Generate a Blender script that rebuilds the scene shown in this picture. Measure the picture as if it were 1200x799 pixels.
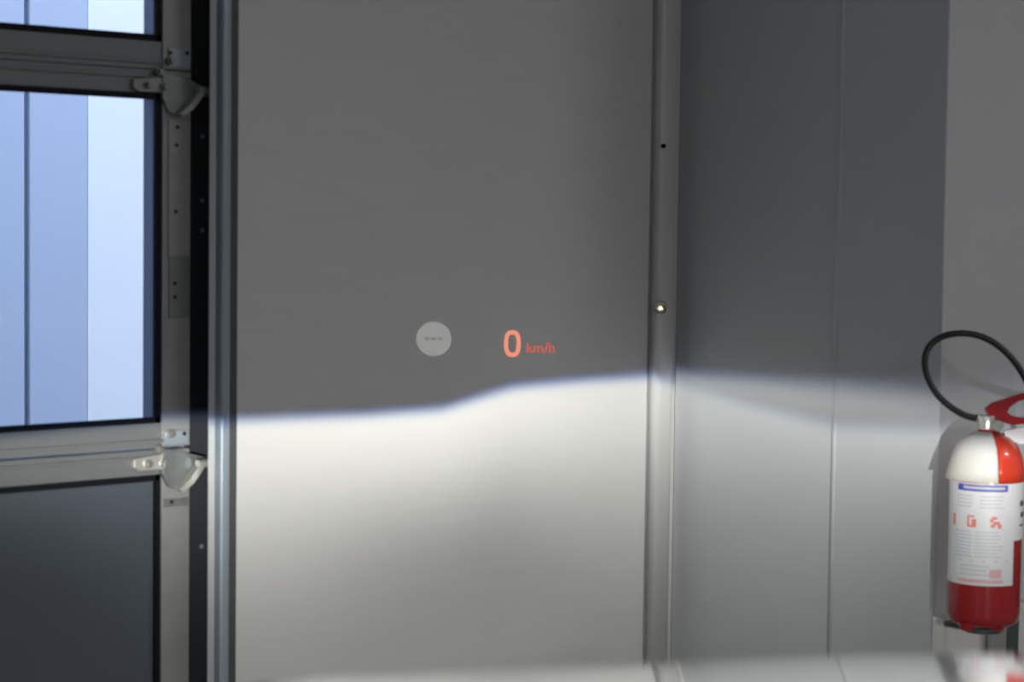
import bpy, bmesh, math, random
from mathutils import Vector, Matrix
random.seed(7)
for o in list(bpy.data.objects): bpy.data.objects.remove(o)
SC = bpy.context.scene
COL = SC.collection
PI = math.pi

# ------------------------------------------------------------------ camera
FPX = 2400.0
HEAD, PITCH, ROLL = math.radians(48.7), math.radians(3.29), math.radians(0.72)
EYE = Vector((0, 0, 1.30))
fw = Vector((math.cos(HEAD)*math.cos(PITCH), math.sin(HEAD)*math.cos(PITCH), -math.sin(PITCH)))
r0 = Vector((math.sin(HEAD), -math.cos(HEAD), 0))
u0 = r0.cross(fw)
rt = r0*math.cos(ROLL) + u0*math.sin(ROLL)
up = u0*math.cos(ROLL) - r0*math.sin(ROLL)
cd = bpy.data.cameras.new('camera'); cam = bpy.data.objects.new('camera', cd); COL.objects.link(cam)
cam.matrix_world = Matrix(((rt.x, up.x, -fw.x, EYE.x), (rt.y, up.y, -fw.y, EYE.y), (rt.z, up.z, -fw.z, EYE.z), (0, 0, 0, 1)))
cd.sensor_width = 36.0; cd.lens = FPX/1200*36.0; cd.clip_start = 0.05
cd.dof.use_dof = True; cd.dof.focus_distance = 6.8; cd.dof.aperture_fstop = 4.0
SC.camera = cam

def ray(px, py):
    return fw + rt*((px-600)/FPX) + up*((399.5-py)/FPX)
def atY(px, py, Y):
    d = ray(px, py); t = (Y-EYE.y)/d.y; return EYE + d*t
def atX(px, py, X):
    d = ray(px, py); t = (X-EYE.x)/d.x; return EYE + d*t

# ------------------------------------------------------------------ world, exposure
w = bpy.data.worlds.new('sky'); SC.world = w; w.use_nodes = True
nt = w.node_tree; bg = nt.nodes['Background']
tc = nt.nodes.new('ShaderNodeTexCoord'); sx = nt.nodes.new('ShaderNodeSeparateXYZ')
rp = nt.nodes.new('ShaderNodeValToRGB')
nt.links.new(tc.outputs['Generated'], sx.inputs[0]); nt.links.new(sx.outputs['Z'], rp.inputs[0])
rp.color_ramp.elements[0].position = 0.0; rp.color_ramp.elements[0].color = (0.93, 0.96, 1.0, 1)
rp.color_ramp.elements[1].position = 0.6; rp.color_ramp.elements[1].color = (0.60, 0.74, 1.0, 1)
nt.links.new(rp.outputs[0], bg.inputs['Color']); bg.inputs['Strength'].default_value = 4.0
vs = SC.view_settings; vs.view_transform = 'Standard'; vs.look = 'None'; vs.gamma = 1.0
vs.exposure = 0.0; vs.use_curve_mapping = False

# plan of the place (metres): front wall at Y=WY, side return at X=CX, pillar face at Y=PY
WY = 3.90
CX = atY(792, 400, WY).x
PY = atX(1103, 400, CX).y
DY = WY + 0.07                         # inner face of the sectional door

# ------------------------------------------------------------------ headlamp beams
def headlamp(name, pos, cut, power, spill, hw, decay, soft):
    """spot light whose colour nodes hold the low-beam distribution of the lamp (cut-off line over azimuth)"""
    ld = bpy.data.lights.new(name, 'SPOT'); ld.energy = power; ld.spot_size = math.radians(100); ld.spot_blend = 0.25
    ld.shadow_soft_size = 0.018
    lo = bpy.data.objects.new(name, ld); COL.objects.link(lo)
    h = Vector((math.cos(HEAD), math.sin(HEAD), 0)); r = r0
    lo.matrix_world = Matrix(((r.x, 0, -h.x, pos.x), (r.y, 0, -h.y, pos.y), (r.z, 1, 0, pos.z), (0, 0, 0, 1)))
    ld.use_nodes = True; t = ld.node_tree; N = t.nodes; L = t.links
    em = [n for n in N if n.type == 'EMISSION'][0]
    g = N.new('ShaderNodeNewGeometry')
    def dot(v):
        n = N.new('ShaderNodeVectorMath'); n.operation = 'DOT_PRODUCT'; n.inputs[1].default_value = v
        L.new(g.outputs['Incoming'], n.inputs[0]); return n.outputs['Value']
    def mt(op, a, b=None, c=None, clamp=False):
        n = N.new('ShaderNodeMath'); n.operation = op; n.use_clamp = clamp
        for i, q in enumerate((a, b, c)):
            if q is None: continue
            if isinstance(q, (int, float)): n.inputs[i].default_value = q
            else: L.new(q, n.inputs[i])
        return n.outputs[0]
    f_ = dot(h); U = mt('DIVIDE', dot(r), f_); V = mt('DIVIDE', dot(Vector((0, 0, 1))), f_)
    # cut-off elevation as a function of azimuth
    pts = sorted(((p-pos).dot(r)/(p-pos).dot(h), (p-pos).z/(p-pos).dot(h)) for p in cut)
    umin, umax, vmin, vmax = pts[0][0]-.3, pts[-1][0]+.3, -0.3, 0.3
    fc = N.new('ShaderNodeFloatCurve'); cv = fc.mapping.curves[0]
    P = [(umin, pts[0][1])] + pts + [(umax, pts[-1][1])]
    P = [((a-umin)/(umax-umin), (b-vmin)/(vmax-vmin)) for a, b in P]
    cv.points[0].location = P[0]; cv.points[1].location = P[-1]
    for p in P[1:-1]: cv.points.new(*p)
    for p in cv.points: p.handle_type = 'VECTOR'
    fc.mapping.update()
    un = mt('DIVIDE', mt('SUBTRACT', U, umin), umax-umin, clamp=True)
    L.new(un, fc.inputs['Value'])
    cutv = mt('ADD', mt('MULTIPLY', fc.outputs[0], vmax-vmin), vmin)
    below = mt('SUBTRACT', cutv, V)                       # >0 under the cut-off
    # slightly wider edge towards the sides
    au = mt('ABSOLUTE', mt('SUBTRACT', U, hw[0]))
    sw = mt('ADD', mt('MULTIPLY', mt('POWER', mt('ABSOLUTE', mt('MAXIMUM', mt('SUBTRACT', U, soft[2]), 0.0)), 1.0), soft[1]), soft[0])
    horiz = mt('POWER', 2.718, mt('MULTIPLY', mt('POWER', mt('DIVIDE', au, hw[1]), 2.0), -1.0))
    bl0 = mt('MAXIMUM', below, 0.0)
    dk = mt('POWER', 2.718, mt('MULTIPLY', mt('POWER', mt('DIVIDE', mt('ABSOLUTE', mt('SUBTRACT', U, decay[3])), decay[4]), 2.0), -1.0))
    dlen = mt('ADD', mt('MULTIPLY', dk, decay[2]), decay[0])
    fall = mt('ADD', mt('MULTIPLY', mt('POWER', 2.718, mt('MULTIPLY', mt('POWER', mt('DIVIDE', bl0, dlen), 2.0), -1.0)), 1-decay[1]), decay[1])
    chans = []
    for sh, tint in ((-0.0011, 1.0), (-0.0004, 0.99), (0.0017, 0.93)):
        q = mt('ADD', mt('DIVIDE', mt('ADD', below, sh), sw), 0.5, clamp=True)
        s = mt('MULTIPLY', mt('MULTIPLY', q, q), mt('SUBTRACT', 3.0, mt('MULTIPLY', q, 2.0)))
        b = mt('MULTIPLY', mt('MULTIPLY', s, mt('MULTIPLY', horiz, fall)), tint)
        chans.append(mt('ADD', b, spill*tint))
    cb = N.new('ShaderNodeCombineColor')
    for i in range(3): L.new(chans[i], cb.inputs[i])
    L.new(cb.outputs[0], em.inputs['Color']); em.inputs['Strength'].default_value = 1.0
    return lo

CARC = 0.40                                                # car centre line, metres right of the eye
def carp(x, s, z): return r0*x + Vector((math.cos(HEAD), math.sin(HEAD), 0))*s + Vector((0, 0, z))
LAMP_S, LAMP_Z = 2.36, 0.715
LPOS = carp(CARC-.75, LAMP_S, LAMP_Z); RPOS = carp(CARC+.75, LAMP_S, LAMP_Z)
main = [(200, 497), (275, 493), (430, 487), (520, 480), (560, 467), (600, 455), (680, 447), (765, 439)]
cutL = [atY(a, b, WY) for a, b in main] + [atX(a, b, CX) for a, b in ((830, 441), (980, 452), (1090, 462))]
cutR = [atY(a, b, WY) for a, b in main[:-1]] + [atY(765, 443, WY)] + [atX(a, b, CX) for a, b in ((860, 470), (980, 500), (1090, 503))]
headlamp('headlamp_beam', LPOS, cutL, 300, 0.010, (0.10, 0.66), (0.070, 0.12, 0.075, -0.12, 0.18), (0.008, 0.10, 0.22))
headlamp('headlamp_beam', RPOS, cutR, 290, 0.010, (-0.26, 0.45), (0.070, 0.12, 0.075, -0.20, 0.19), (0.008, 0.08, -0.22))

# ------------------------------------------------------------------ materials
def mat(name, col, rough=0.5, metal=0.0, noise=0.0, nscale=20.0, bump=0.0, bscale=60.0, spec=0.5, coat=0.0, emit=None, estr=0.0, stretch=None):
    m = bpy.data.materials.new(name); m.use_nodes = True; t = m.node_tree; b = t.nodes['Principled BSDF']
    b.inputs['Base Color'].default_value = (*col, 1); b.inputs['Roughness'].default_value = rough
    b.inputs['Metallic'].default_value = metal; b.inputs['Specular IOR Level'].default_value = spec
    b.inputs['Coat Weight'].default_value = coat; b.inputs['Coat Roughness'].default_value = 0.03
    tcn = t.nodes.new('ShaderNodeTexCoord'); mp = t.nodes.new('ShaderNodeMapping')
    t.links.new(tcn.outputs['Object'], mp.inputs[0])
    if stretch: mp.inputs['Scale'].default_value = stretch
    n = t.nodes.new('ShaderNodeTexNoise'); n.inputs['Scale'].default_value = nscale; n.inputs['Detail'].default_value = 4
    t.links.new(mp.outputs[0], n.inputs[0])
    mr = t.nodes.new('ShaderNodeMapRange'); mr.inputs[3].default_value = 1-noise; mr.inputs[4].default_value = 1+noise
    t.links.new(n.outputs[0], mr.inputs[0])
    vm = t.nodes.new('ShaderNodeVectorMath'); vm.operation = 'SCALE'; vm.inputs[0].default_value = col
    t.links.new(mr.outputs[0], vm.inputs['Scale']); t.links.new(vm.outputs[0], b.inputs['Base Color'])
    if bump:
        n2 = t.nodes.new('ShaderNodeTexNoise'); n2.inputs['Scale'].default_value = bscale
        t.links.new(mp.outputs[0], n2.inputs[0])
        bp = t.nodes.new('ShaderNodeBump'); bp.inputs['Strength'].default_value = bump; bp.inputs['Distance'].default_value = 0.002
        t.links.new(n2.outputs[0], bp.inputs['Height']); t.links.new(bp.outputs[0], b.inputs['Normal'])
    if emit:
        b.inputs['Emission Color'].default_value = (*emit, 1); b.inputs['Emission Strength'].default_value = estr
    return m
M = {}
M['wall'] = mat('painted_panel', (.60, .60, .595), .55, noise=.03, nscale=6, bump=.12, bscale=18, stretch=(1, 1, 6))
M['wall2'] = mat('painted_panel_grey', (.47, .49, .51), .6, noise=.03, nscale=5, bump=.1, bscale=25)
M['pillar'] = mat('painted_pillar', (.52, .53, .54), .6, noise=.03, nscale=5, bump=.1)
M['alu'] = mat('door_aluminium', (.18, .19, .197), .42, metal=.2, noise=.08, nscale=12, stretch=(1, 1, 3))
M['alu_stile'] = mat('door_stile', (.29, .295, .29), .42, metal=.15, noise=.12, nscale=14, stretch=(1, 1, 2))
M['track'] = mat('galvanised_track', (.30, .35, .41), .38, metal=.25, noise=.08, nscale=9)
M['post'] = mat('brushed_post', (.60, .60, .60), .4, metal=.1, noise=.05, nscale=12, stretch=(1, 1, .2))
M['flange'] = mat('post_flange', (.34, .35, .37), .45, metal=.3, noise=.05)
M['lip'] = mat('track_lip', (.85, .88, .92), .34, metal=.6, noise=.05)
M['zinc'] = mat('zinc_bracket', (.62, .62, .58), .3, metal=.6, noise=.15, nscale=30)
M['dzinc'] = mat('dark_bracket', (.22, .24, .24), .4, metal=.5, noise=.15, nscale=30)
M['chrome'] = mat('bright_bolt', (.85, .84, .80), .15, metal=.9)
M['cap'] = mat('glint_mirror', (.75, .72, .55), .13, metal=1.0)  # for the added mirror disc that makes the post's glint
M['black'] = mat('black_rubber', (.006, .007, .012), .6, noise=.1, spec=.15)
M['perf'] = mat('dark_angle', (.035, .04, .048), .5, noise=.2, nscale=30)
M['gap'] = mat('dark_sealing', (.06, .065, .07), .6, noise=.1)
M['infill'] = mat('grey_infill', (.072, .088, .108), .55, noise=.05, nscale=8, bump=.15, bscale=200)
M['reveal'] = mat('blue_reveal', (.07, .085, .13), .5, noise=.05)
M['floor'] = mat('concrete', (.22, .22, .22), .5, noise=.2, nscale=3, bump=.2)
M['ceil'] = mat('ceiling_paint', (.45, .45, .45), .8, noise=.03)
M['ext_blue'] = mat('blue_cladding', (.40, .465, .58), .6, noise=.02, nscale=2)
M['ext_joint'] = mat('cladding_joint', (.27, .33, .43), .6)
M['ext_white'] = mat('white_cladding', (.74, .78, .80), .6, noise=.03, nscale=2)
M['ground'] = mat('asphalt', (.18, .18, .19), .9, noise=.2, nscale=8)
M['paint'] = mat('silver_paint', (.72, .73, .73), .16, metal=.8, noise=.01, coat=1.0)
M['tyre'] = mat('tyre_rubber', (.02, .02, .02), .8, noise=.1, bump=.3)
M['rim'] = mat('alloy_rim', (.5, .5, .52), .3, metal=.9)
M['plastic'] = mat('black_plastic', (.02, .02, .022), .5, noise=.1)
M['red'] = mat('red_enamel', (.31, .010, .014), .25, noise=.04, coat=.6)
M['redbright'] = mat('red_cap', (.62, .045, .02), .3, noise=.04, coat=.4)
M['hose'] = mat('hose_rubber', (.012, .013, .014), .42, noise=.1)
M['label'] = mat('label_paper', (.70, .71, .74), .5, noise=.03, nscale=40)
M['tag'] = mat('tag_plastic', (.74, .72, .68), .35, noise=.05, nscale=25, bump=.2, bscale=30)
M['ink_blue'] = mat('blue_ink', (.06, .07, .42), .5)
M['ink_red'] = mat('red_ink', (.72, .22, .19), .5)
M['ink_pink'] = mat('pink_ink', (.68, .42, .45), .5)
M['ink_grey'] = mat('grey_ink', (.52, .54, .60), .5, noise=.1, nscale=80)
M['ink_dark'] = mat('dark_ink', (.06, .06, .07), .5)
M['stand'] = mat('stand_steel', (.30, .31, .30), .5, metal=.3, noise=.1)
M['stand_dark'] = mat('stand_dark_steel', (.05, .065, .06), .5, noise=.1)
M['plinth'] = mat('pale_plinth', (.62, .62, .61), .7, noise=.04, nscale=10)
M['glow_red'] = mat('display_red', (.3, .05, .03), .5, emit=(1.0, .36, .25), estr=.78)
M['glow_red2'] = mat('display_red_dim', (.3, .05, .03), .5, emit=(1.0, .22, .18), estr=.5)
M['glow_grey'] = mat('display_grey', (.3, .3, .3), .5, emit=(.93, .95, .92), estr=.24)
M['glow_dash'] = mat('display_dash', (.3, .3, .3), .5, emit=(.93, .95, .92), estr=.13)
M['lampglass'] = mat('lamp_glass', (.8, .8, .8), .05, emit=(1, .95, .72), estr=45.0)
M['tube'] = mat('fill_tube', (.8, .8, .8), .4, emit=(1, .98, .95), estr=3.0)
g = bpy.data.materials.new('window_glass'); g.use_nodes = True; t = g.node_tree
for n in list(t.nodes): t.nodes.remove(n)
o_ = t.nodes.new('ShaderNodeOutputMaterial'); mx = t.nodes.new('ShaderNodeMixShader'); tr = t.nodes.new('ShaderNodeBsdfTransparent')
gl = t.nodes.new('ShaderNodeBsdfGlossy'); gl.inputs['Roughness'].default_value = .03; fr = t.nodes.new('ShaderNodeFresnel'); fr.inputs[0].default_value = 1.45
tr.inputs[0].default_value = (.96, .97, 1, 1)
t.links.new(fr.outputs[0], mx.inputs[0]); t.links.new(tr.outputs[0], mx.inputs[1]); t.links.new(gl.outputs[0], mx.inputs[2]); t.links.new(mx.outputs[0], o_.inputs[0])
M['glass'] = g

# ------------------------------------------------------------------ helpers
def link(name, bm, m, parent=None, smooth=False, bevel=0.0):
    me = bpy.data.meshes.new(name); bmesh.ops.recalc_face_normals(bm, faces=bm.faces); bm.to_mesh(me); bm.free()
    if isinstance(m, str): m = M[m]
    me.materials.append(m)
    if smooth:
        for p in me.polygons: p.use_smooth = True
    o = bpy.data.objects.new(name, me); COL.objects.link(o)
    if parent is not None:
        o.parent = parent
        loc = Vector((0, 0, 0)); pp = parent
        o.matrix_parent_inverse = WM(parent).inverted()
    if bevel:
        b = o.modifiers.new('bevel', 'BEVEL'); b.width = bevel; b.segments = 2; b.limit_method = 'ANGLE'
    return o
def WM(o):
    m = Matrix.Translation(o.location) @ o.rotation_euler.to_matrix().to_4x4()
    return (WM(o.parent) @ o.matrix_parent_inverse @ m) if o.parent else m
def bx(bm, a, b):
    v = [bm.verts.new((x, y, z)) for x in (a[0], b[0]) for y in (a[1], b[1]) for z in (a[2], b[2])]
    for f in ((0, 1, 3, 2), (4, 6, 7, 5), (0, 4, 5, 1), (2, 3, 7, 6), (0, 2, 6, 4), (1, 5, 7, 3)):
        bm.faces.new([v[i] for i in f])
def box(name, a, b, m, parent=None, bevel=0.0):
    bm = bmesh.new(); bx(bm, a, b); return link(name, bm, m, parent, bevel=bevel)
def prism(bm, pts, d):
    """pts: list of Vector (closed polygon), d: extrusion Vector"""
    a = [bm.verts.new(p) for p in pts]; b = [bm.verts.new(p+d) for p in pts]; n = len(pts)
    bm.faces.new(a); bm.faces.new(b[::-1])
    for i in range(n): bm.faces.new((a[i], a[(i+1) % n], b[(i+1) % n], b[i]))
def cyl(bm, p0, p1, r, seg=16, r1=None, cap=True):
    p0 = Vector(p0); p1 = Vector(p1); d = (p1-p0).normalized(); r1 = r if r1 is None else r1
    a = d.orthogonal().normalized(); b = d.cross(a)
    A = [bm.verts.new(p0+(a*math.cos(2*PI*i/seg)+b*math.sin(2*PI*i/seg))*r) for i in range(seg)]
    B = [bm.verts.new(p1+(a*math.cos(2*PI*i/seg)+b*math.sin(2*PI*i/seg))*r1) for i in range(seg)]
    for i in range(seg): bm.faces.new((A[i], A[(i+1) % seg], B[(i+1) % seg], B[i]))
    if cap: bm.faces.new(A); bm.faces.new(B[::-1])
def lathe(bm, c, prof, seg=40, a0=0, a1=2*PI):
    full = abs(a1-a0-2*PI) < 1e-6; n = seg if full else seg+1
    rings = []
    for r, z in prof:
        rings.append([bm.verts.new((c[0]+r*math.cos(a0+(a1-a0)*i/seg), c[1]+r*math.sin(a0+(a1-a0)*i/seg), c[2]+z)) for i in range(n)])
    for k in range(len(rings)-1):
        for i in range(seg):
            j = (i+1) % n
            if prof[k][0] < 1e-6 and prof[k+1][0] < 1e-6: continue
            bm.faces.new((rings[k][i], rings[k][j], rings[k+1][j], rings[k+1][i]))
    bmesh.ops.remove_doubles(bm, verts=bm.verts, dist=1e-6)
def tube(bm, pts, r, seg=12):
    pts = [Vector(p) for p in pts]; rings = []; a = None
    for i, p in enumerate(pts):
        d = (pts[min(i+1, len(pts)-1)]-pts[max(i-1, 0)]).normalized()
        if a is None: a = d.orthogonal().normalized()
        a = (a-d*a.dot(d)).normalized(); b = d.cross(a)
        rings.append([bm.verts.new(p+(a*math.cos(2*PI*k/seg)+b*math.sin(2*PI*k/seg))*r) for k in range(seg)])
    for i in range(len(rings)-1):
        for k in range(seg): bm.faces.new((rings[i][k], rings[i][(k+1) % seg], rings[i+1][(k+1) % seg], rings[i+1][k]))
    bm.faces.new(rings[0]); bm.faces.new(rings[-1][::-1])
def catmull(P, n=10):
    P = [Vector(p) for p in P]; Q = [P[0]*2-P[1]]+P+[P[-1]*2-P[-2]]; out = []
    for i in range(1, len(Q)-2):
        for k in range(n):
            t = k/n; a, b, c, d = Q[i-1], Q[i], Q[i+1], Q[i+2]
            out.append(.5*((2*b)+(c-a)*t+(2*a-5*b+4*c-d)*t*t+(3*b-a-3*c+d)*t**3))
    return out+[P[-1]]
def empty(name, loc, rz=0.0, parent=None):
    o = bpy.data.objects.new(name, None); COL.objects.link(o); o.location = loc; o.rotation_euler = (0, 0, rz)
    o.empty_display_size = .05
    if parent is not None:
        o.parent = parent; o.matrix_parent_inverse = WM(parent).inverted()
    return o
def tag(o, label, cat, group=None, kind=None):
    if label: o['label'] = label
    if cat: o['category'] = cat
    if group: o['group'] = group
    if kind: o['kind'] = kind
    return o
def structure(o, label, cat='wall'): return tag(o, label, cat, kind='structure')

# ------------------------------------------------------------------ room shell
H = 3.6; XL, XR, YB = -4.5, 8.0, -6.5
JX = atY(271, 400, WY).x                      # right jamb of the door opening
DOORX0 = JX - 3.2; DOORH = 3.0
structure(box('floor', (XL-.3, YB-.3, -.1), (XR+.3, WY+.3, 0), 'floor'), 'grey concrete workshop floor under the car', 'floor')
structure(box('ceiling', (XL-.3, YB-.3, H), (XR+.3, WY+.3, H+.1), 'ceil'), 'pale grey workshop ceiling', 'ceiling')
wf = box('wall_front', (JX, WY, 0), (CX, WY+.24, H), 'wall')
structure(wf, 'broad light grey wall panel lit by the headlamp beam, right of the sectional door')
wl = bmesh.new(); bx(wl, (DOORX0, WY, DOORH), (JX, WY+.24, H)); bx(wl, (XL-.2, WY, 0), (DOORX0, WY+.24, H))
structure(link('wall_front_lintel', wl, 'wall'), 'grey wall above and left of the sectional door, outside the view')
# side return, two panels meeting at a bead
jy = atX(980, 400, CX).y
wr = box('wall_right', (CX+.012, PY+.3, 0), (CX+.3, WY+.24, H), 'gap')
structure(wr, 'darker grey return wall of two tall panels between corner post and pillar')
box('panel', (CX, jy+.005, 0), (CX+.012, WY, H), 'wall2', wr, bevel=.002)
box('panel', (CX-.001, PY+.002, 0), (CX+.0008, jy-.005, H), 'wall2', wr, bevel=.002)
bm = bmesh.new(); cyl(bm, (CX+.004, jy, 0), (CX+.004, jy, H), .009, 16)
structure(link('trim_1', bm, 'wall2', smooth=True), 'thin rounded vertical bead joining the two dark return panels', 'trim')
structure(box('wall_pillar', (CX+.001, PY, 0), (XR+.2, PY+.3, H), 'pillar'), 'lighter grey pillar face at the right edge behind the fire extinguisher')
structure(box('wall_left', (XL-.2, YB, 0), (XL, WY, H), 'wall'), 'plain grey side wall outside the view')
structure(box('wall_back', (XL-.2, YB-.2, 0), (XR+.2, YB, H), 'wall'), 'plain grey wall behind the camera')
structure(box('wall_far_right', (XR, YB, 0), (XR+.2, PY, H), 'wall'), 'plain grey side wall beyond the pillar, outside the view')
# corner post: flat flange and a rounded nose
xa = atY(760, 400, WY-.004).x; xb = atY(769, 400, WY-.03).x; xc = atY(789.5, 400, WY-.035).x
tp = empty('trim_2', (xb, WY, 0))
structure(tp, 'narrow brushed metal corner post with rounded nose between light and dark walls', 'trim')
box('flange', (xa, WY-.005, 0), (xb+.01, WY, H), 'flange', tp)
bm = bmesh.new(); cx0 = (xb+xc)/2; rr = (xc-xb)/2; pts = []
for i in range(17):
    a = PI + PI*i/16; ca, sa = math.cos(a), math.sin(a); pts.append(Vector((cx0+rr*math.copysign(abs(ca)**.5, ca), WY-.020-.018*abs(sa)**.5, 0)))
pts += [Vector((xc, WY, 0)), Vector((xb, WY, 0))]
prism(bm, pts, Vector((0, 0, H)))
post = link('post_body', bm, 'post', tp)
for p in post.data.polygons: p.use_smooth = len(p.vertices) == 4
p_ = atY(778, 171, WY-.045); bm = bmesh.new(); cyl(bm, (p_.x, WY-.047, p_.z), (p_.x, WY-.040, p_.z), .006, 10)
link('screw', bm, 'black', post)
p_ = atY(774, 361, WY-.042); lens = carp(CARC-.75, 2.30, LAMP_Z)  # added mirror disc, tilted so the headlamp shows as a glint on the post
nrm = ((EYE-p_).normalized()+(lens-p_).normalized()).normalized()
bm = bmesh.new(); lathe(bm, (0, 0, 0), [(.020, -.012), (.020, -.0005), (.018, .0000), (.0145, .0004), (.0105, .0007), (.006, .00088), (.0025, .00094), (0, .00095)], 28)
bmesh.ops.transform(bm, verts=bm.verts, matrix=Matrix.Translation(p_) @ nrm.to_track_quat('Z', 'Y').to_matrix().to_4x4())
link('glint_disc', bm, 'cap', post, smooth=True)['label'] = 'polished disc added on the post, tilted to mirror the headlamp'

# ------------------------------------------------------------------ sectional door
door = empty('door_1', ((DOORX0+JX)/2, DY, 0))
structure(door, 'grey aluminium sectional garage door with glazed upper sections', 'door')
XE = atY(222, 300, DY).x                      # right edge of the sections
XP = atY(187, 300, DY).x                      # right edge of glazing opening
def Zd(py, px=186): return atY(px, py, DY).z
X0 = DOORX0+.02
xm = (X0+XE)/2
secs = [  # z bottom, z top, opening bottom, opening top, glazed
    (Zd(82), Zd(82)+.88, Zd(48), Zd(48)+.72, True),
    (Zd(525), Zd(81.2), Zd(495), Zd(110), True),
    (0.0, Zd(526), .06, Zd(556), False)]
for zb, zt, ob, ot, glazed in secs:
    zb += .0015; zt -= .0015
    bm = bmesh.new()
    mull = [X0, X0+.06, ]
    bx(bm, (X0, DY, ob-.0), (X0+.06, DY+.04, ot))           # far stile
    bx(bm, (X0, DY, zb), (XE, DY+.04, ob))                  # lower rail
    bx(bm, (X0, DY, ot), (XE, DY+.04, zt))                  # upper rail
    bx(bm, (XP, DY, ob), (XE, DY+.04, ot))                  # near stile
    bx(bm, (xm-.04, DY, ob), (xm+.04, DY+.04, ot))          # middle stile
    # raised ribs along the rails, as in the profiles at the joints
    for z0, z1, sgn in ((zb, ob, 1), (ot, zt, -1)):
        e = zb if sgn > 0 else zt
        if zt < 3.1: bx(bm, (X0, DY-.006, min(e+sgn*.012, e+sgn*.019)), (XE-.002, DY, max(e+sgn*.012, e+sgn*.019)))
    s = link('door_section', bm, 'alu', door, bevel=.0012)
    # stile cover plate
    box('stile', (XP+.004, DY-.005, zb+.002), (XE-.001, DY, zt-.002), 'alu_stile', s, bevel=.001)
    # gaskets and panes, one per opening
    for a, b in ((X0+.06, xm-.04), (xm+.04, XP)):
        bm = bmesh.new(); gw = .013; gy0, gy1 = DY-.006, DY+.006
        bx(bm, (a, gy0, ob), (a+gw, gy1, ot)); bx(bm, (b-gw, gy0, ob), (b, gy1, ot))
        bx(bm, (a, gy0, ob), (b, gy1, ob+gw)); bx(bm, (a, gy0, ot-gw), (b, gy1, ot))
        link('gasket', bm, 'black', s)
        if glazed:
            box('window_pane', (a+.004, DY+.004, ob+.004), (b-.004, DY+.0065, ot-.004), 'glass', s)
            bm = bmesh.new()
            bx(bm, (b-.012, DY+.008, ob), (b, DY+.05, ot)); bx(bm, (a, DY+.008, ob), (a+.012, DY+.05, ot))
            link('glazing_bead', bm, 'reveal', s)
        else:
            box('infill_panel', (a+.004, DY+.004, ob+.004), (b-.004, DY+.02, ot-.004), 'infill', s)
# cover plates on the stiles
def plate(y0, y1, m, screws, x0=195, x1=221, label=None):
    a = atY(x0, y1, DY); b = atY(x1, y0, DY)
    o = box('hinge_plate', (a.x, DY-.009, a.z), (b.x, DY-.004, b.z), m, door, bevel=.001)
    for sx_, sy_ in screws:
        p = atY(sx_, sy_, DY-.01); bm = bmesh.new(); cyl(bm, (p.x, DY-.012, p.z), (p.x, DY-.008, p.z), .0045, 10)
        link('screw', bm, 'plastic', o)
    return o
plate(58, 78, 'track', [(200, 62), (219, 62)])
plate(141, 300, 'alu_stile', [(208, 149), (207, 170), (206, 248)])
plate(300, 372, 'dzinc', [(205, 332), (205, 348)], 196, 220)
plate(503, 521, 'track', [(200, 508), (216, 508)], 191, 219)
plate(582, 594, 'dzinc', [(201, 588)], 190, 219)
# roller brackets; headlamp light on the lower one put into brighter metal colours
def roller_bracket(py, beam_lit):
    O = atY(190, py, DY); kx, kz = .00208, .00188        # metres per photo pixel here
    root = empty('roller_bracket', (O.x, DY, O.z), parent=door)
    def P(x, y, dy=0): return Vector((O.x+x*kx, DY-.012+dy, O.z-y*kz))
    m1 = 'zinc' if beam_lit else 'alu_stile'
    bm = bmesh.new()
    prism(bm, [P(-38, -6), P(-2, -10), P(-2, 8), P(-32, 8), P(-38, 4)], Vector((0, .010, 0)))
    cl = link('clamp_plate', bm, m1, root, bevel=.001)
    bm = bmesh.new()
    prism(bm, [P(-4, -16, -.004), P(14, -14, -.004), P(46, -4, -.004), P(64, 2, -.004), P(64, 10, -.004), P(44, 10, -.004), P(36, 12, -.004),
               P(14, 34, -.004), P(4, 30, -.004), P(-4, 14, -.004)], Vector((0, .012, 0)))
    link('hinge_leaf', bm, 'dzinc', root, bevel=.0015)
    bm = bmesh.new()
    prism(bm, [P(10, 32, -.030), P(15, 36, -.030), P(28, 26, -.030), P(38, 13, -.030), P(44, 4, -.030), P(38, 2, -.030), P(32, 9, -.030), P(22, 22, -.030)], Vector((0, .026, 0)))
    link('curved_arm', bm, m1, root, bevel=.001)
    bm = bmesh.new(); cyl(bm, P(34, 3, -.022), P(69, 3, -.022), .0085, 16)
    link('roller_shaft', bm, m1, root, smooth=False)
    bm = bmesh.new(); cyl(bm, P(63, 3, -.022), P(70, 3, -.022), .019, 20)
    link('roller_wheel', bm, 'dzinc', root)
    for x, y in ((-22, 0), (-2, 1), (-8, -16), (6, -30 if not beam_lit else -34)):
        bm = bmesh.new(); c = P(x, y, -.006); c2 = c + Vector((0, -.010, 0)); cyl(bm, c+Vector((0, .012, 0)), c, .0095, 12); cyl(bm, c, c2, .0070, 6)
        link('bolt', bm, 'chrome' if beam_lit else 'dzinc', cl)
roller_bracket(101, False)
roller_bracket(541, True)

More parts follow.
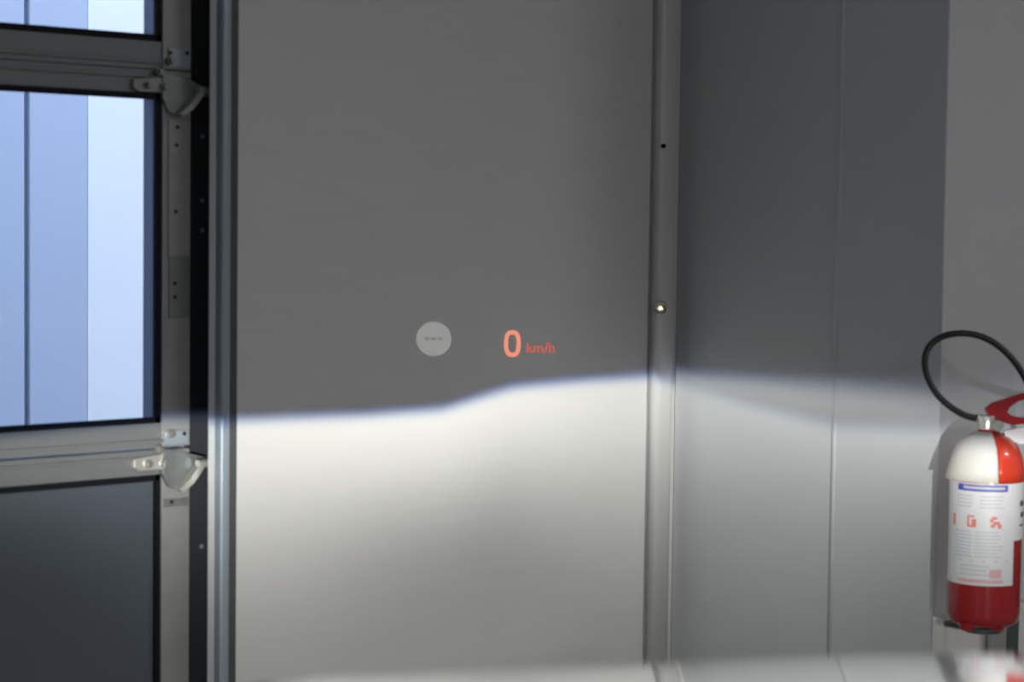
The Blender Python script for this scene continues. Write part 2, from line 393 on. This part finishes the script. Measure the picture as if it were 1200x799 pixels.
# vertical guide track beside the door
XB = atY(222, 300, DY).x
xt0 = atY(256, 400, WY-.02).x; xt1 = atY(268, 400, WY-.02).x
gt = empty('guide_track', (JX, WY, 0))
tag(gt, 'vertical galvanised steel guide track with dark perforated angle beside the sectional door', 'door track')
ang = box('perforated_angle', (XE+.004, DY+.02, .0), (JX-.001, DY+.026, 2.95), 'perf', gt)
bm = bmesh.new(); bx(bm, (JX-.004, WY-.01, 0), (JX-.001, DY+.02, 2.95)); link('angle_web', bm, 'perf', gt)
for px, py in ((237, 160), (237, 235), (237, 270), (236, 640)):
    p = atY(px, py, DY+.02); bm = bmesh.new(); cyl(bm, (p.x, DY+.019, p.z), (p.x, DY+.0205, p.z), .0055, 10)
    link('screw', bm, 'track', ang)
bm = bmesh.new()                                            # C shaped rail section
ys = WY-.028; prof = [(xt0, ys+.03), (xt0, ys), (xt0+.004, ys-.004), (xt1-.010, ys-.004), (xt1-.006, ys), (xt1-.002, ys), (xt1, ys+.004), (xt1, ys+.03),
      (xt1-.003, ys+.03), (xt1-.003, ys+.005), (xt0+.003, ys+.003), (xt0+.003, ys+.03)]
prism(bm, [Vector((x, y, 0)) for x, y in prof], Vector((0, 0, 2.95)))
link('track_rail', bm, 'track', gt, bevel=.001)
xl0 = atY(243, 400, WY+.01).x; xl1 = atY(256, 400, WY-.02).x
bm = bmesh.new(); prism(bm, [Vector((xl0, WY+.002, 0)), Vector((xt0-.001, WY-.009, 0)), Vector((xt0-.001, WY-.006, 0)), Vector((xl0, WY+.005, 0))], Vector((0, 0, 2.95)))
link('track_lip', bm, 'lip', gt)
box('rubber_seal', (xt1, WY-.012, 0), (JX+.008, WY, 2.95), 'gap', gt)

# ------------------------------------------------------------------ outside, seen through the panes
structure(box('ground_outside', (-12, WY+.25, -.12), (14, WY+12, -.02), 'ground'), 'asphalt yard outside the door', 'ground')
EY = WY+3.4
fac = empty('building', (0, EY, 0)); xw0 = atY(103, 300, EY).x
tag(fac, 'neighbouring building with blue vertical cladding panels seen through the door windows', 'building')
box('wall', (-6, EY+.03, -.02), (xw0, EY+.4, 7.5), 'ext_joint', fac)
xj = atY(32, 300, EY).x; xw = atY(103, 300, EY).x
xs = [xj-1.1*k for k in range(6, 0, -1)] + [xj, xw]
for a, b in zip(xs[:-1], xs[1:]): box('cladding_panel', (a+.012, EY, 0), (b-.012 if b != xw else b, EY+.03, 7.5), 'ext_blue', fac, bevel=.004)
wp = empty('annex_building', (xw+1, EY, 0))
tag(wp, 'bright white neighbouring wall seen in the right strip of the door windows', 'building')
box('wall', (xw+.0005, EY-.001, -.02), (9, EY+.4, 7.5), 'ext_white', wp)

# ------------------------------------------------------------------ car front (driver's view over the bonnet)
car = empty('car', (carp(CARC, 1.5, 0)), HEAD-PI/2)
tag(car, 'silver car bonnet along the bottom of the view reflecting wall and extinguisher', 'car')
S1 = 1.736; Z1 = 1.3-.2075*S1
def slope(s):
    if s < 1.72: return .150+.060*(s-1.3)
    if s < 1.80: return .1752+(s-1.72)/.5
    return .3352+(s-1.80)*.45
ZT_ = {}; zz_ = 0.0
for k in range(0, 1401): ZT_[k] = zz_; zz_ -= slope(.9+k*.001)*.001
def zline(s):
    k = max(0, min(1400, int(round((s-.9)*1000)))); k1 = int(round((S1-.9)*1000)); return Z1+ZT_[k]-ZT_[k1]
def hz(x, s):
    z = zline(s)
    t_ = abs(x)/.56; z -= .018*t_*t_
    q = min(1, t_/.65); z -= .003+.0095*q*q*(3-2*q)
    if t_ > 1: z -= .22*(t_-1)**2
    return z
def grid(bm, fn, nu, nv):
    V = [[bm.verts.new(fn(i/nu, j/nv)) for j in range(nv+1)] for i in range(nu+1)]
    for i in range(nu):
        for j in range(nv): bm.faces.new((V[i][j], V[i+1][j], V[i+1][j+1], V[i][j+1]))
def C(x, s, z): return carp(CARC+x, s, z)
HW = .59; TW = .72
bm = bmesh.new()
grid(bm, lambda a, b: C(-HW+2*HW*a, .92+1.25*b, hz(-HW+2*HW*a, .92+1.25*b)), 48, 125)
ho = link('bonnet', bm, 'paint', car, smooth=True)
so = ho.modifiers.new('thick', 'SOLIDIFY'); so.thickness = .012; so.offset = -1
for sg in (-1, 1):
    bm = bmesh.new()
    grid(bm, lambda a, b: C(sg*(HW+.003+(TW-HW-.006)*a), .92+1.25*b, hz(HW+(TW-HW)*a, .92+1.25*b)-.002), 6, 30)  # strip added beside the bonnet, a dark reflection put into its colour
    et = link('dark_edge_strip', bm, 'plastic', car, smooth=True); so = et.modifiers.new('thick', 'SOLIDIFY'); so.thickness = .01
    bm = bmesh.new()
    def fen(a, b):
        s = .92+1.25*b; z0 = hz(TW, s)-.006; x = TW+.003+.24*math.sin(a*PI/2); z = z0-(z0-.38)*(1-math.cos(a*PI/2))
        if s > 1.9: x -= (s-1.9)**2*1.2*a
        return C(sg*x, s, z)
    grid(bm, fen, 16, 30)
    f = link('front_wing', bm, 'paint', car, smooth=True)
    so = f.modifiers.new('thick', 'SOLIDIFY'); so.thickness = .01
    bm = bmesh.new(); cyl(bm, C(sg*.70, 1.55, .33), C(sg*.90, 1.55, .33), .33, 40)
    wh = link('wheel', bm, 'tyre', car, bevel=.02)
    bm = bmesh.new(); cyl(bm, C(sg*.88, 1.55, .33), C(sg*.905, 1.55, .33), .22, 10); link('rim', bm, 'rim', wh)
bm = bmesh.new()
def fas(a, b):
    x = -.90+1.8*a; s = 2.185-.30*max(0, abs(x)-.55)**1.5 + .09*math.sin(b*PI); z0 = hz(min(abs(x), HW), 2.17)-.008
    return C(x, s, z0+(0.22-z0)*b)
grid(bm, fas, 32, 12)
fa = link('front_bumper', bm, 'paint', car, smooth=True)
bm = bmesh.new(); 
for k in range(6):
    z = .40+.035*k
    prism(bm, [C(-.38, 2.27, z), C(.38, 2.27, z), C(.38, 2.27, z+.014), C(-.38, 2.27, z+.014)], carp(0, .03, 0))
link('grille', bm, 'plastic', car)
for sg in (-1, 1):
    bm = bmesh.new(); prism(bm, [C(sg*.52, 2.18, .66), C(sg*.86, 2.10, .68), C(sg*.88, 2.06, .76), C(sg*.54, 2.17, .76)], carp(0, .10, 0))
    hl = link('headlight', bm, 'plastic', car, bevel=.008)
    bm = bmesh.new(); cyl(bm, C(sg*.75, 2.20, LAMP_Z), C(sg*.75, 2.30, LAMP_Z), .028, 24, .022); link('projector_lens', bm, 'lampglass', hl)

# ------------------------------------------------------------------ fire extinguisher on its stand
EYc = 2.86/3.4*WY*1.0
EYc = PY-.165
ec = atY(1155, 600, EYc); depth = (ec-EYE).dot(fw); ER = 85/2/FPX*depth
def ez(py): return atY(1155, py, EYc).z
kz = depth/FPX
ZB = ez(730); ZT = ez(512)
ext = empty('fire_extinguisher', (ec.x, EYc, ZB))
tag(ext, 'red fire extinguisher with white labels and looped black hose in front of the pillar', 'extinguisher')
hb = ZT-ZB
bm = bmesh.new()
lathe(bm, (ec.x, EYc, ZB), [(0, .004), (ER*.55, .004), (ER*.80, .002), (ER*.93, .010), (ER, .030), (ER, hb-.095), (ER*.97, hb-.072), (ER*.90, hb-.046), (ER*.78, hb-.022), (ER*.58, hb-.004), (ER*.34, hb+.006), (ER*.25, hb+.018), (0, hb+.02)], 56)
body = link('body', bm, 'red', ext, smooth=True)
a_cam = math.atan2(-EYc, -ec.x)                         # azimuth from the bottle towards the viewer
ai = lambda px: a_cam + math.asin(max(-.999, min(.999, (px-1155)/42.5)))     # screen right = +
def wrap(name, px0, px1, y0, y1, m, dr, parent, th=.0008, zoff=0, seg=16):
    bm = bmesh.new(); a0, a1 = ai(px0), ai(px1); z0, z1 = ez(y1)-ZB, ez(y0)-ZB; R = ER+dr
    lathe(bm, (ec.x, EYc, ZB), [(R, z0), (R, z1), (R+th, z1), (R+th, z0), (R, z0)], seg, a0, a1)
    return link(name, bm, m, parent)
lab = wrap('label', 1113.5, 1187, 562, 679, 'label', .0004, body, seg=24)
lab2 = wrap('side_label', 1187, 1197.2, 562, 628, 'label', .0004, body)
def wr2(*a): return wrap(*a, th=.0006)
wr2('blue_band', 1124, 1179, 563.5, 571, 'ink_blue', .0012, lab)
wr2('blue_heading', 1130, 1176, 565.5, 568.5, 'ink_grey', .0018, lab)
def rects(name, rs, m, dr, parent):
    bm = bmesh.new()
    for px0, px1, y0, y1 in rs:
        z0, z1 = ez(y1)-ZB, ez(y0)-ZB; R = ER+dr; b2 = bmesh.new()
        a0, a1 = ai(px0), ai(px1); n = 5; vs_ = []
        for k in range(n+1):
            a = a0+(a1-a0)*k/n
            vs_.append([bm.verts.new((ec.x+rr_*math.cos(a), EYc+rr_*math.sin(a), ZB+zz)) for rr_, zz in ((R, z0), (R, z1), (R+.0005, z1), (R+.0005, z0))])
        for k in range(n):
            for q in range(4): bm.faces.new((vs_[k][q], vs_[k+1][q], vs_[k+1][(q+1) % 4], vs_[k][(q+1) % 4]))
        bm.faces.new(vs_[0]); bm.faces.new(vs_[-1][::-1]); b2.free()
    return link(name, bm, m, parent)
random.seed(3)
lines = []
for k in range(4): lines += [(1124, 1139+random.random()*3, 576+k*4, 577.6+k*4), (1148, 1172+random.random()*4, 576+k*4.2, 577.4+k*4.2)]
for k in range(8): lines += [(1122, 1138+random.random()*3, 617+k*4, 618.8+k*4), (1143, 1168+random.random()*9, 617+k*4, 618.4+k*4)]
for k in range(3): lines += [(1128, 1158+random.random()*8, 656+k*5, 657.5+k*5)]
rects('print_lines', lines, 'ink_grey', .0012, lab)['kind'] = 'stuff'
rects('divider_line', [(1119, 1180, 650, 652)], 'ink_grey', .0012, lab)
rects('pictogram', [(1135, 1137, 599, 612), (1135, 1143, 599, 601), (1140, 1145, 603, 612), (1137, 1144, 610, 612.5)], 'ink_red', .0013, lab)
rects('pictogram', [(1160, 1164, 602, 606), (1162, 1168, 599.5, 603), (1164, 1171, 605, 609), (1169, 1173, 608, 613), (1161, 1166, 608, 612)], 'ink_red', .0013, lab)
rects('pictogram', [(1119.5, 1122, 599, 612)], 'ink_red', .0013, lab)
rects('pink_print', [(1126, 1176, 672, 676), (1161, 1174, 660, 670)], 'ink_pink', .0016, lab)
rects('dark_print', [(1193, 1196.5, 583, 589), (1194, 1197, 596, 602), (1193, 1196.5, 610, 612)], 'ink_dark', .0012, lab2)
# white plastic shoulder tag (flares out on the left) and the red shoulder cap beside it
def cape(name, px0, px1, prof, m):
    bm = bmesh.new(); a0, a1 = ai(px0), ai(px1)
    pr = prof + [(r-.0012, z) for r, z in reversed(prof)]; pr.append(pr[0])
    lathe(bm, (ec.x, EYc, ZB), pr, 24, a0, a1)
    return link(name, bm, m, ext, smooth=False)
z560, z512 = ez(561)-ZB, ez(510)-ZB
bm = bmesh.new(); V = []
n = 26; a0 = ai(1155)-PI*.62; a1 = ai(1168)
for k in range(n+1):
    a = a0+(a1-a0)*k/n; fl = max(0, min(1, (n*.62-k)/(n*.5)))
    col = []
    for r_, z_ in ((ER+.004+.007*fl, z560), (ER+.001+.002*fl, z560+.03), (ER*.945, z512-.048), (ER*.83, z512-.024), (ER*.62, z512-.005), (ER*.33, z512+.009)):
        col.append(bm.verts.new((ec.x+r_*math.cos(a), EYc+r_*math.sin(a), ZB+z_)))
    V.append(col)
for k in range(n):
    for q in range(5): bm.faces.new((V[k][q], V[k+1][q], V[k+1][q+1], V[k][q+1]))
tg = link('white_tag', bm, 'tag', ext, smooth=True); so = tg.modifiers.new('thick', 'SOLIDIFY'); so.thickness = .0015
bm = bmesh.new(); V = []
a0 = ai(1168.5); a1 = ai(1168)+PI*.75
for k in range(n+1):
    a = a0+(a1-a0)*k/n; col = []
    for r_, z_ in ((ER+.0035, z560), (ER+.002, z560+.028), (ER*.95, z512-.048), (ER*.84, z512-.024), (ER*.63, z512-.005), (ER*.33, z512+.009)):
        col.append(bm.verts.new((ec.x+r_*math.cos(a), EYc+r_*math.sin(a), ZB+z_)))
    V.append(col)
for k in range(n):
    for q in range(5): bm.faces.new((V[k][q], V[k+1][q], V[k+1][q+1], V[k][q+1]))
tg = link('shoulder_cap', bm, 'redbright', ext, smooth=True); so = tg.modifiers.new('thick', 'SOLIDIFY'); so.thickness = .0015
# valve, gauge and levers, built in the plane facing the viewer
def E(px, py, toward=0.0):
    """point at the bottle's distance, shifted towards the viewer by `toward` metres"""
    d = ray(px, py); t = depth-toward; return EYE+d*t
bm = bmesh.new(); cyl(bm, (ec.x, EYc, ZB+hb+.004), (ec.x, EYc, ZB+hb+.05), .019, 20, .016)
cyl(bm, E(1172, 500, .0), E(1146, 493, .0), .013, 16, .010); cyl(bm, E(1158, 502, .02), E(1158, 492, .02), .012, 12)
link('valve', bm, 'zinc', ext, smooth=False, bevel=.002)
bm = bmesh.new(); cyl(bm, E(1170, 499, .02), E(1170, 499, .038), .013, 20); link('gauge', bm, 'chrome', ext)
def slab(name, pix, m, th, tw=0.0, bev=.002):
    bm = bmesh.new(); pts = [E(x, y, tw) for x, y in pix]; prism(bm, pts, fw*th); return link(name, bm, m, ext, bevel=bev)
slab('squeeze_lever', [(1155, 479), (1163, 472), (1178, 467), (1196, 461), (1212, 458), (1226, 461), (1226, 468), (1210, 466), (1194, 470), (1184, 477), (1181, 483), (1186, 487), (1196, 489), (1212, 488), (1212, 496), (1186, 498), (1174, 494), (1160, 489)], 'red', .022, .022)
slab('tamper_seal', [(1176, 505), (1200, 500), (1216, 506), (1214, 518), (1196, 521), (1180, 514)], 'tag', .018, .034)
hp = [E(1150, 491, .0), E(1132, 487, .01), E(1113, 476, .02), (E(1096, 459, .02)), E(1085, 436, .015), E(1085, 414, .01), E(1096, 399, .0), E(1115, 391.5, 0), E(1139, 391.5, 0), E(1162, 400, 0), E(1183, 417, 0), E(1200, 441, 0),
      E(1215, 475, -.0), E(1222, 530, -.0), E(1219, 600, 0), E(1214, 660, 0)]
bm = bmesh.new(); tube(bm, catmull(hp, 10), .0078, 14); hs = link('hose', bm, 'hose', ext, smooth=True)
bm = bmesh.new(); cyl(bm, E(1214, 655), E(1213, 715), .011, 16, .017); link('nozzle', bm, 'plastic', ext)
bm = bmesh.new(); cyl(bm, E(1157, 493, 0), E(1144, 489.5, .004), .0105, 14); link('hose_collar', bm, 'zinc', ext)
for px in (1134, 1168):
    bm = bmesh.new(); p = E(px, 728, .03); cyl(bm, (p.x, p.y, ZB-.006), (p.x, p.y, ZB+.012), .016, 16, .022); link('foot_bump', bm, 'red', ext, smooth=False)

# stand: two uprights and a base plate
sy = EYc+ER+.022
st = empty('extinguisher_stand', (atY(1168, 750, sy).x, sy, 0))
tag(st, 'slim grey steel stand with two uprights holding the fire extinguisher', 'stand')
a = atY(1160, 750, sy).x; b = atY(1177, 750, sy).x; c = atY(1190, 750, sy).x
box('upright', (a, sy-.008, 0), (b-.001, sy+.008, ZT-.12), 'stand', st, bevel=.002)
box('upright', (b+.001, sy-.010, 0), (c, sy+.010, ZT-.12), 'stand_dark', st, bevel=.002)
box('base_plate', (a-.10, sy-.20, 0), (c+.10, sy+.03, .012), 'stand', st, bevel=.003)
bm = bmesh.new(); cyl(bm, (ec.x, EYc, ZB-.018), (ec.x, EYc, ZB-.0065), ER*.5, 32); bx(bm, (ec.x-.02, EYc, ZB-.018), (ec.x+.02, sy-.01, ZB-.0065))
link('support_tray', bm, 'stand_dark', st)
bm = bmesh.new(); lathe(bm, (ec.x, EYc, ZB+.18), [(ER+.001, 0), (ER+.003, 0), (ER+.003, .018), (ER+.001, .018), (ER+.001, 0)], 24, a_cam+PI-1.2, a_cam+PI+1.2)
link('clip_ring', bm, 'stand', st)

# plinth at the pillar foot
pt = atY(1095, 721, PY).z
pl = box('pillar_plinth', (atY(1093, 740, PY).x-.004, PY-.035, 0), (XR-1, PY-.0005, pt), 'plinth', bevel=.003)
tag(pl, 'pale grey plinth block at the foot of the pillar below the extinguisher', 'plinth')

# ------------------------------------------------------------------ head-up display figures, added as glowing shapes on the wall
HY = WY-.0015
def wallpoly(bm, pix, th=.0008, y=HY): prism(bm, [atY(x, yy, y) for x, yy in pix], Vector((0, th, 0)))
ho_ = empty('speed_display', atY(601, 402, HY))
tag(ho_, 'glowing orange red zero with small km/h of the head-up display, set as glowing shapes on the wall', 'display')
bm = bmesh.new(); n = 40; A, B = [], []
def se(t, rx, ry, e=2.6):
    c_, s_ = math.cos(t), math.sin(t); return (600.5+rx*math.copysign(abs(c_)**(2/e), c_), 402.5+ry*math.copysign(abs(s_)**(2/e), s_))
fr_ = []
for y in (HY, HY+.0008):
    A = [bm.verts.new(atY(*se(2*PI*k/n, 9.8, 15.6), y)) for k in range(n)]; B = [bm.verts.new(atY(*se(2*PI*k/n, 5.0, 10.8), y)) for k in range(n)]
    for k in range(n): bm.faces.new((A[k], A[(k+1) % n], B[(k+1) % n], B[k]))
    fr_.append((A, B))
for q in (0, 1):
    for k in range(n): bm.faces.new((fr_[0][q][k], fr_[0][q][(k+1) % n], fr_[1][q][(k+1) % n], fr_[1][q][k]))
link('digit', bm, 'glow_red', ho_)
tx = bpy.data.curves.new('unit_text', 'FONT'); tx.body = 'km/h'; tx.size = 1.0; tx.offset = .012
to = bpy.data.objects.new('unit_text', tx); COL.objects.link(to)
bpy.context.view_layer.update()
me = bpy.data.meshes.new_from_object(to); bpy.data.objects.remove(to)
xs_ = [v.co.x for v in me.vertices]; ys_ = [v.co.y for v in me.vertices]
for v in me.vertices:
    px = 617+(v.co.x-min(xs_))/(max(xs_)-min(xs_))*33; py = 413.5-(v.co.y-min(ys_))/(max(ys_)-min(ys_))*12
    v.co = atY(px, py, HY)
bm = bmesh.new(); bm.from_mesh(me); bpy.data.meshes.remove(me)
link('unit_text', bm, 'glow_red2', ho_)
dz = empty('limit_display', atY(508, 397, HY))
tag(dz, 'pale grey round speed limit disc with faint dashes of the head-up display, set as glowing shapes on the wall', 'display')
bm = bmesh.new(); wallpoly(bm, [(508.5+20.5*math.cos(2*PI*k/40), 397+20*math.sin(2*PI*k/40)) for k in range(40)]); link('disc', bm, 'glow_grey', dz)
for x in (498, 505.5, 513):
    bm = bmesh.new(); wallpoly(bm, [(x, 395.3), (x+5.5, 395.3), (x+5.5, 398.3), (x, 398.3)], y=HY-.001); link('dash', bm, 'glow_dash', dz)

# ------------------------------------------------------------------ unseen ceiling lamps, added for the room's ambient light
def fill_lamp(x, y, e, label):
    r_ = empty('fill_lamp', (x, y, H-.08)); tag(r_, label, 'lamp', 'added unseen ceiling lamps')
    box('housing', (x-.65, y-.08, H-.06), (x+.65, y+.08, H), 'stand', r_); box('diffuser', (x-.62, y-.06, H-.075), (x+.62, y+.06, H-.061), 'tube', r_)
    ld = bpy.data.lights.new('fill_light', 'AREA'); ld.shape = 'RECTANGLE'; ld.size = 1.2; ld.size_y = .12; ld.energy = e; ld.color = (1, .985, 1)
    lo = bpy.data.objects.new('fill_light', ld); COL.objects.link(lo); lo.location = (x, y, H-.09)
for x, y, e, lb in ((2.6, -2.5, 61, 'middle added ceiling lamp, unseen behind the car'), (5.6, -1.0, 55, 'added unseen ceiling lamp nearest the pillar, right of the car'),
                    (-1.6, -2.5, 22, 'leftmost added ceiling lamp, unseen behind the car')):
    fill_lamp(x, y, e, lb)
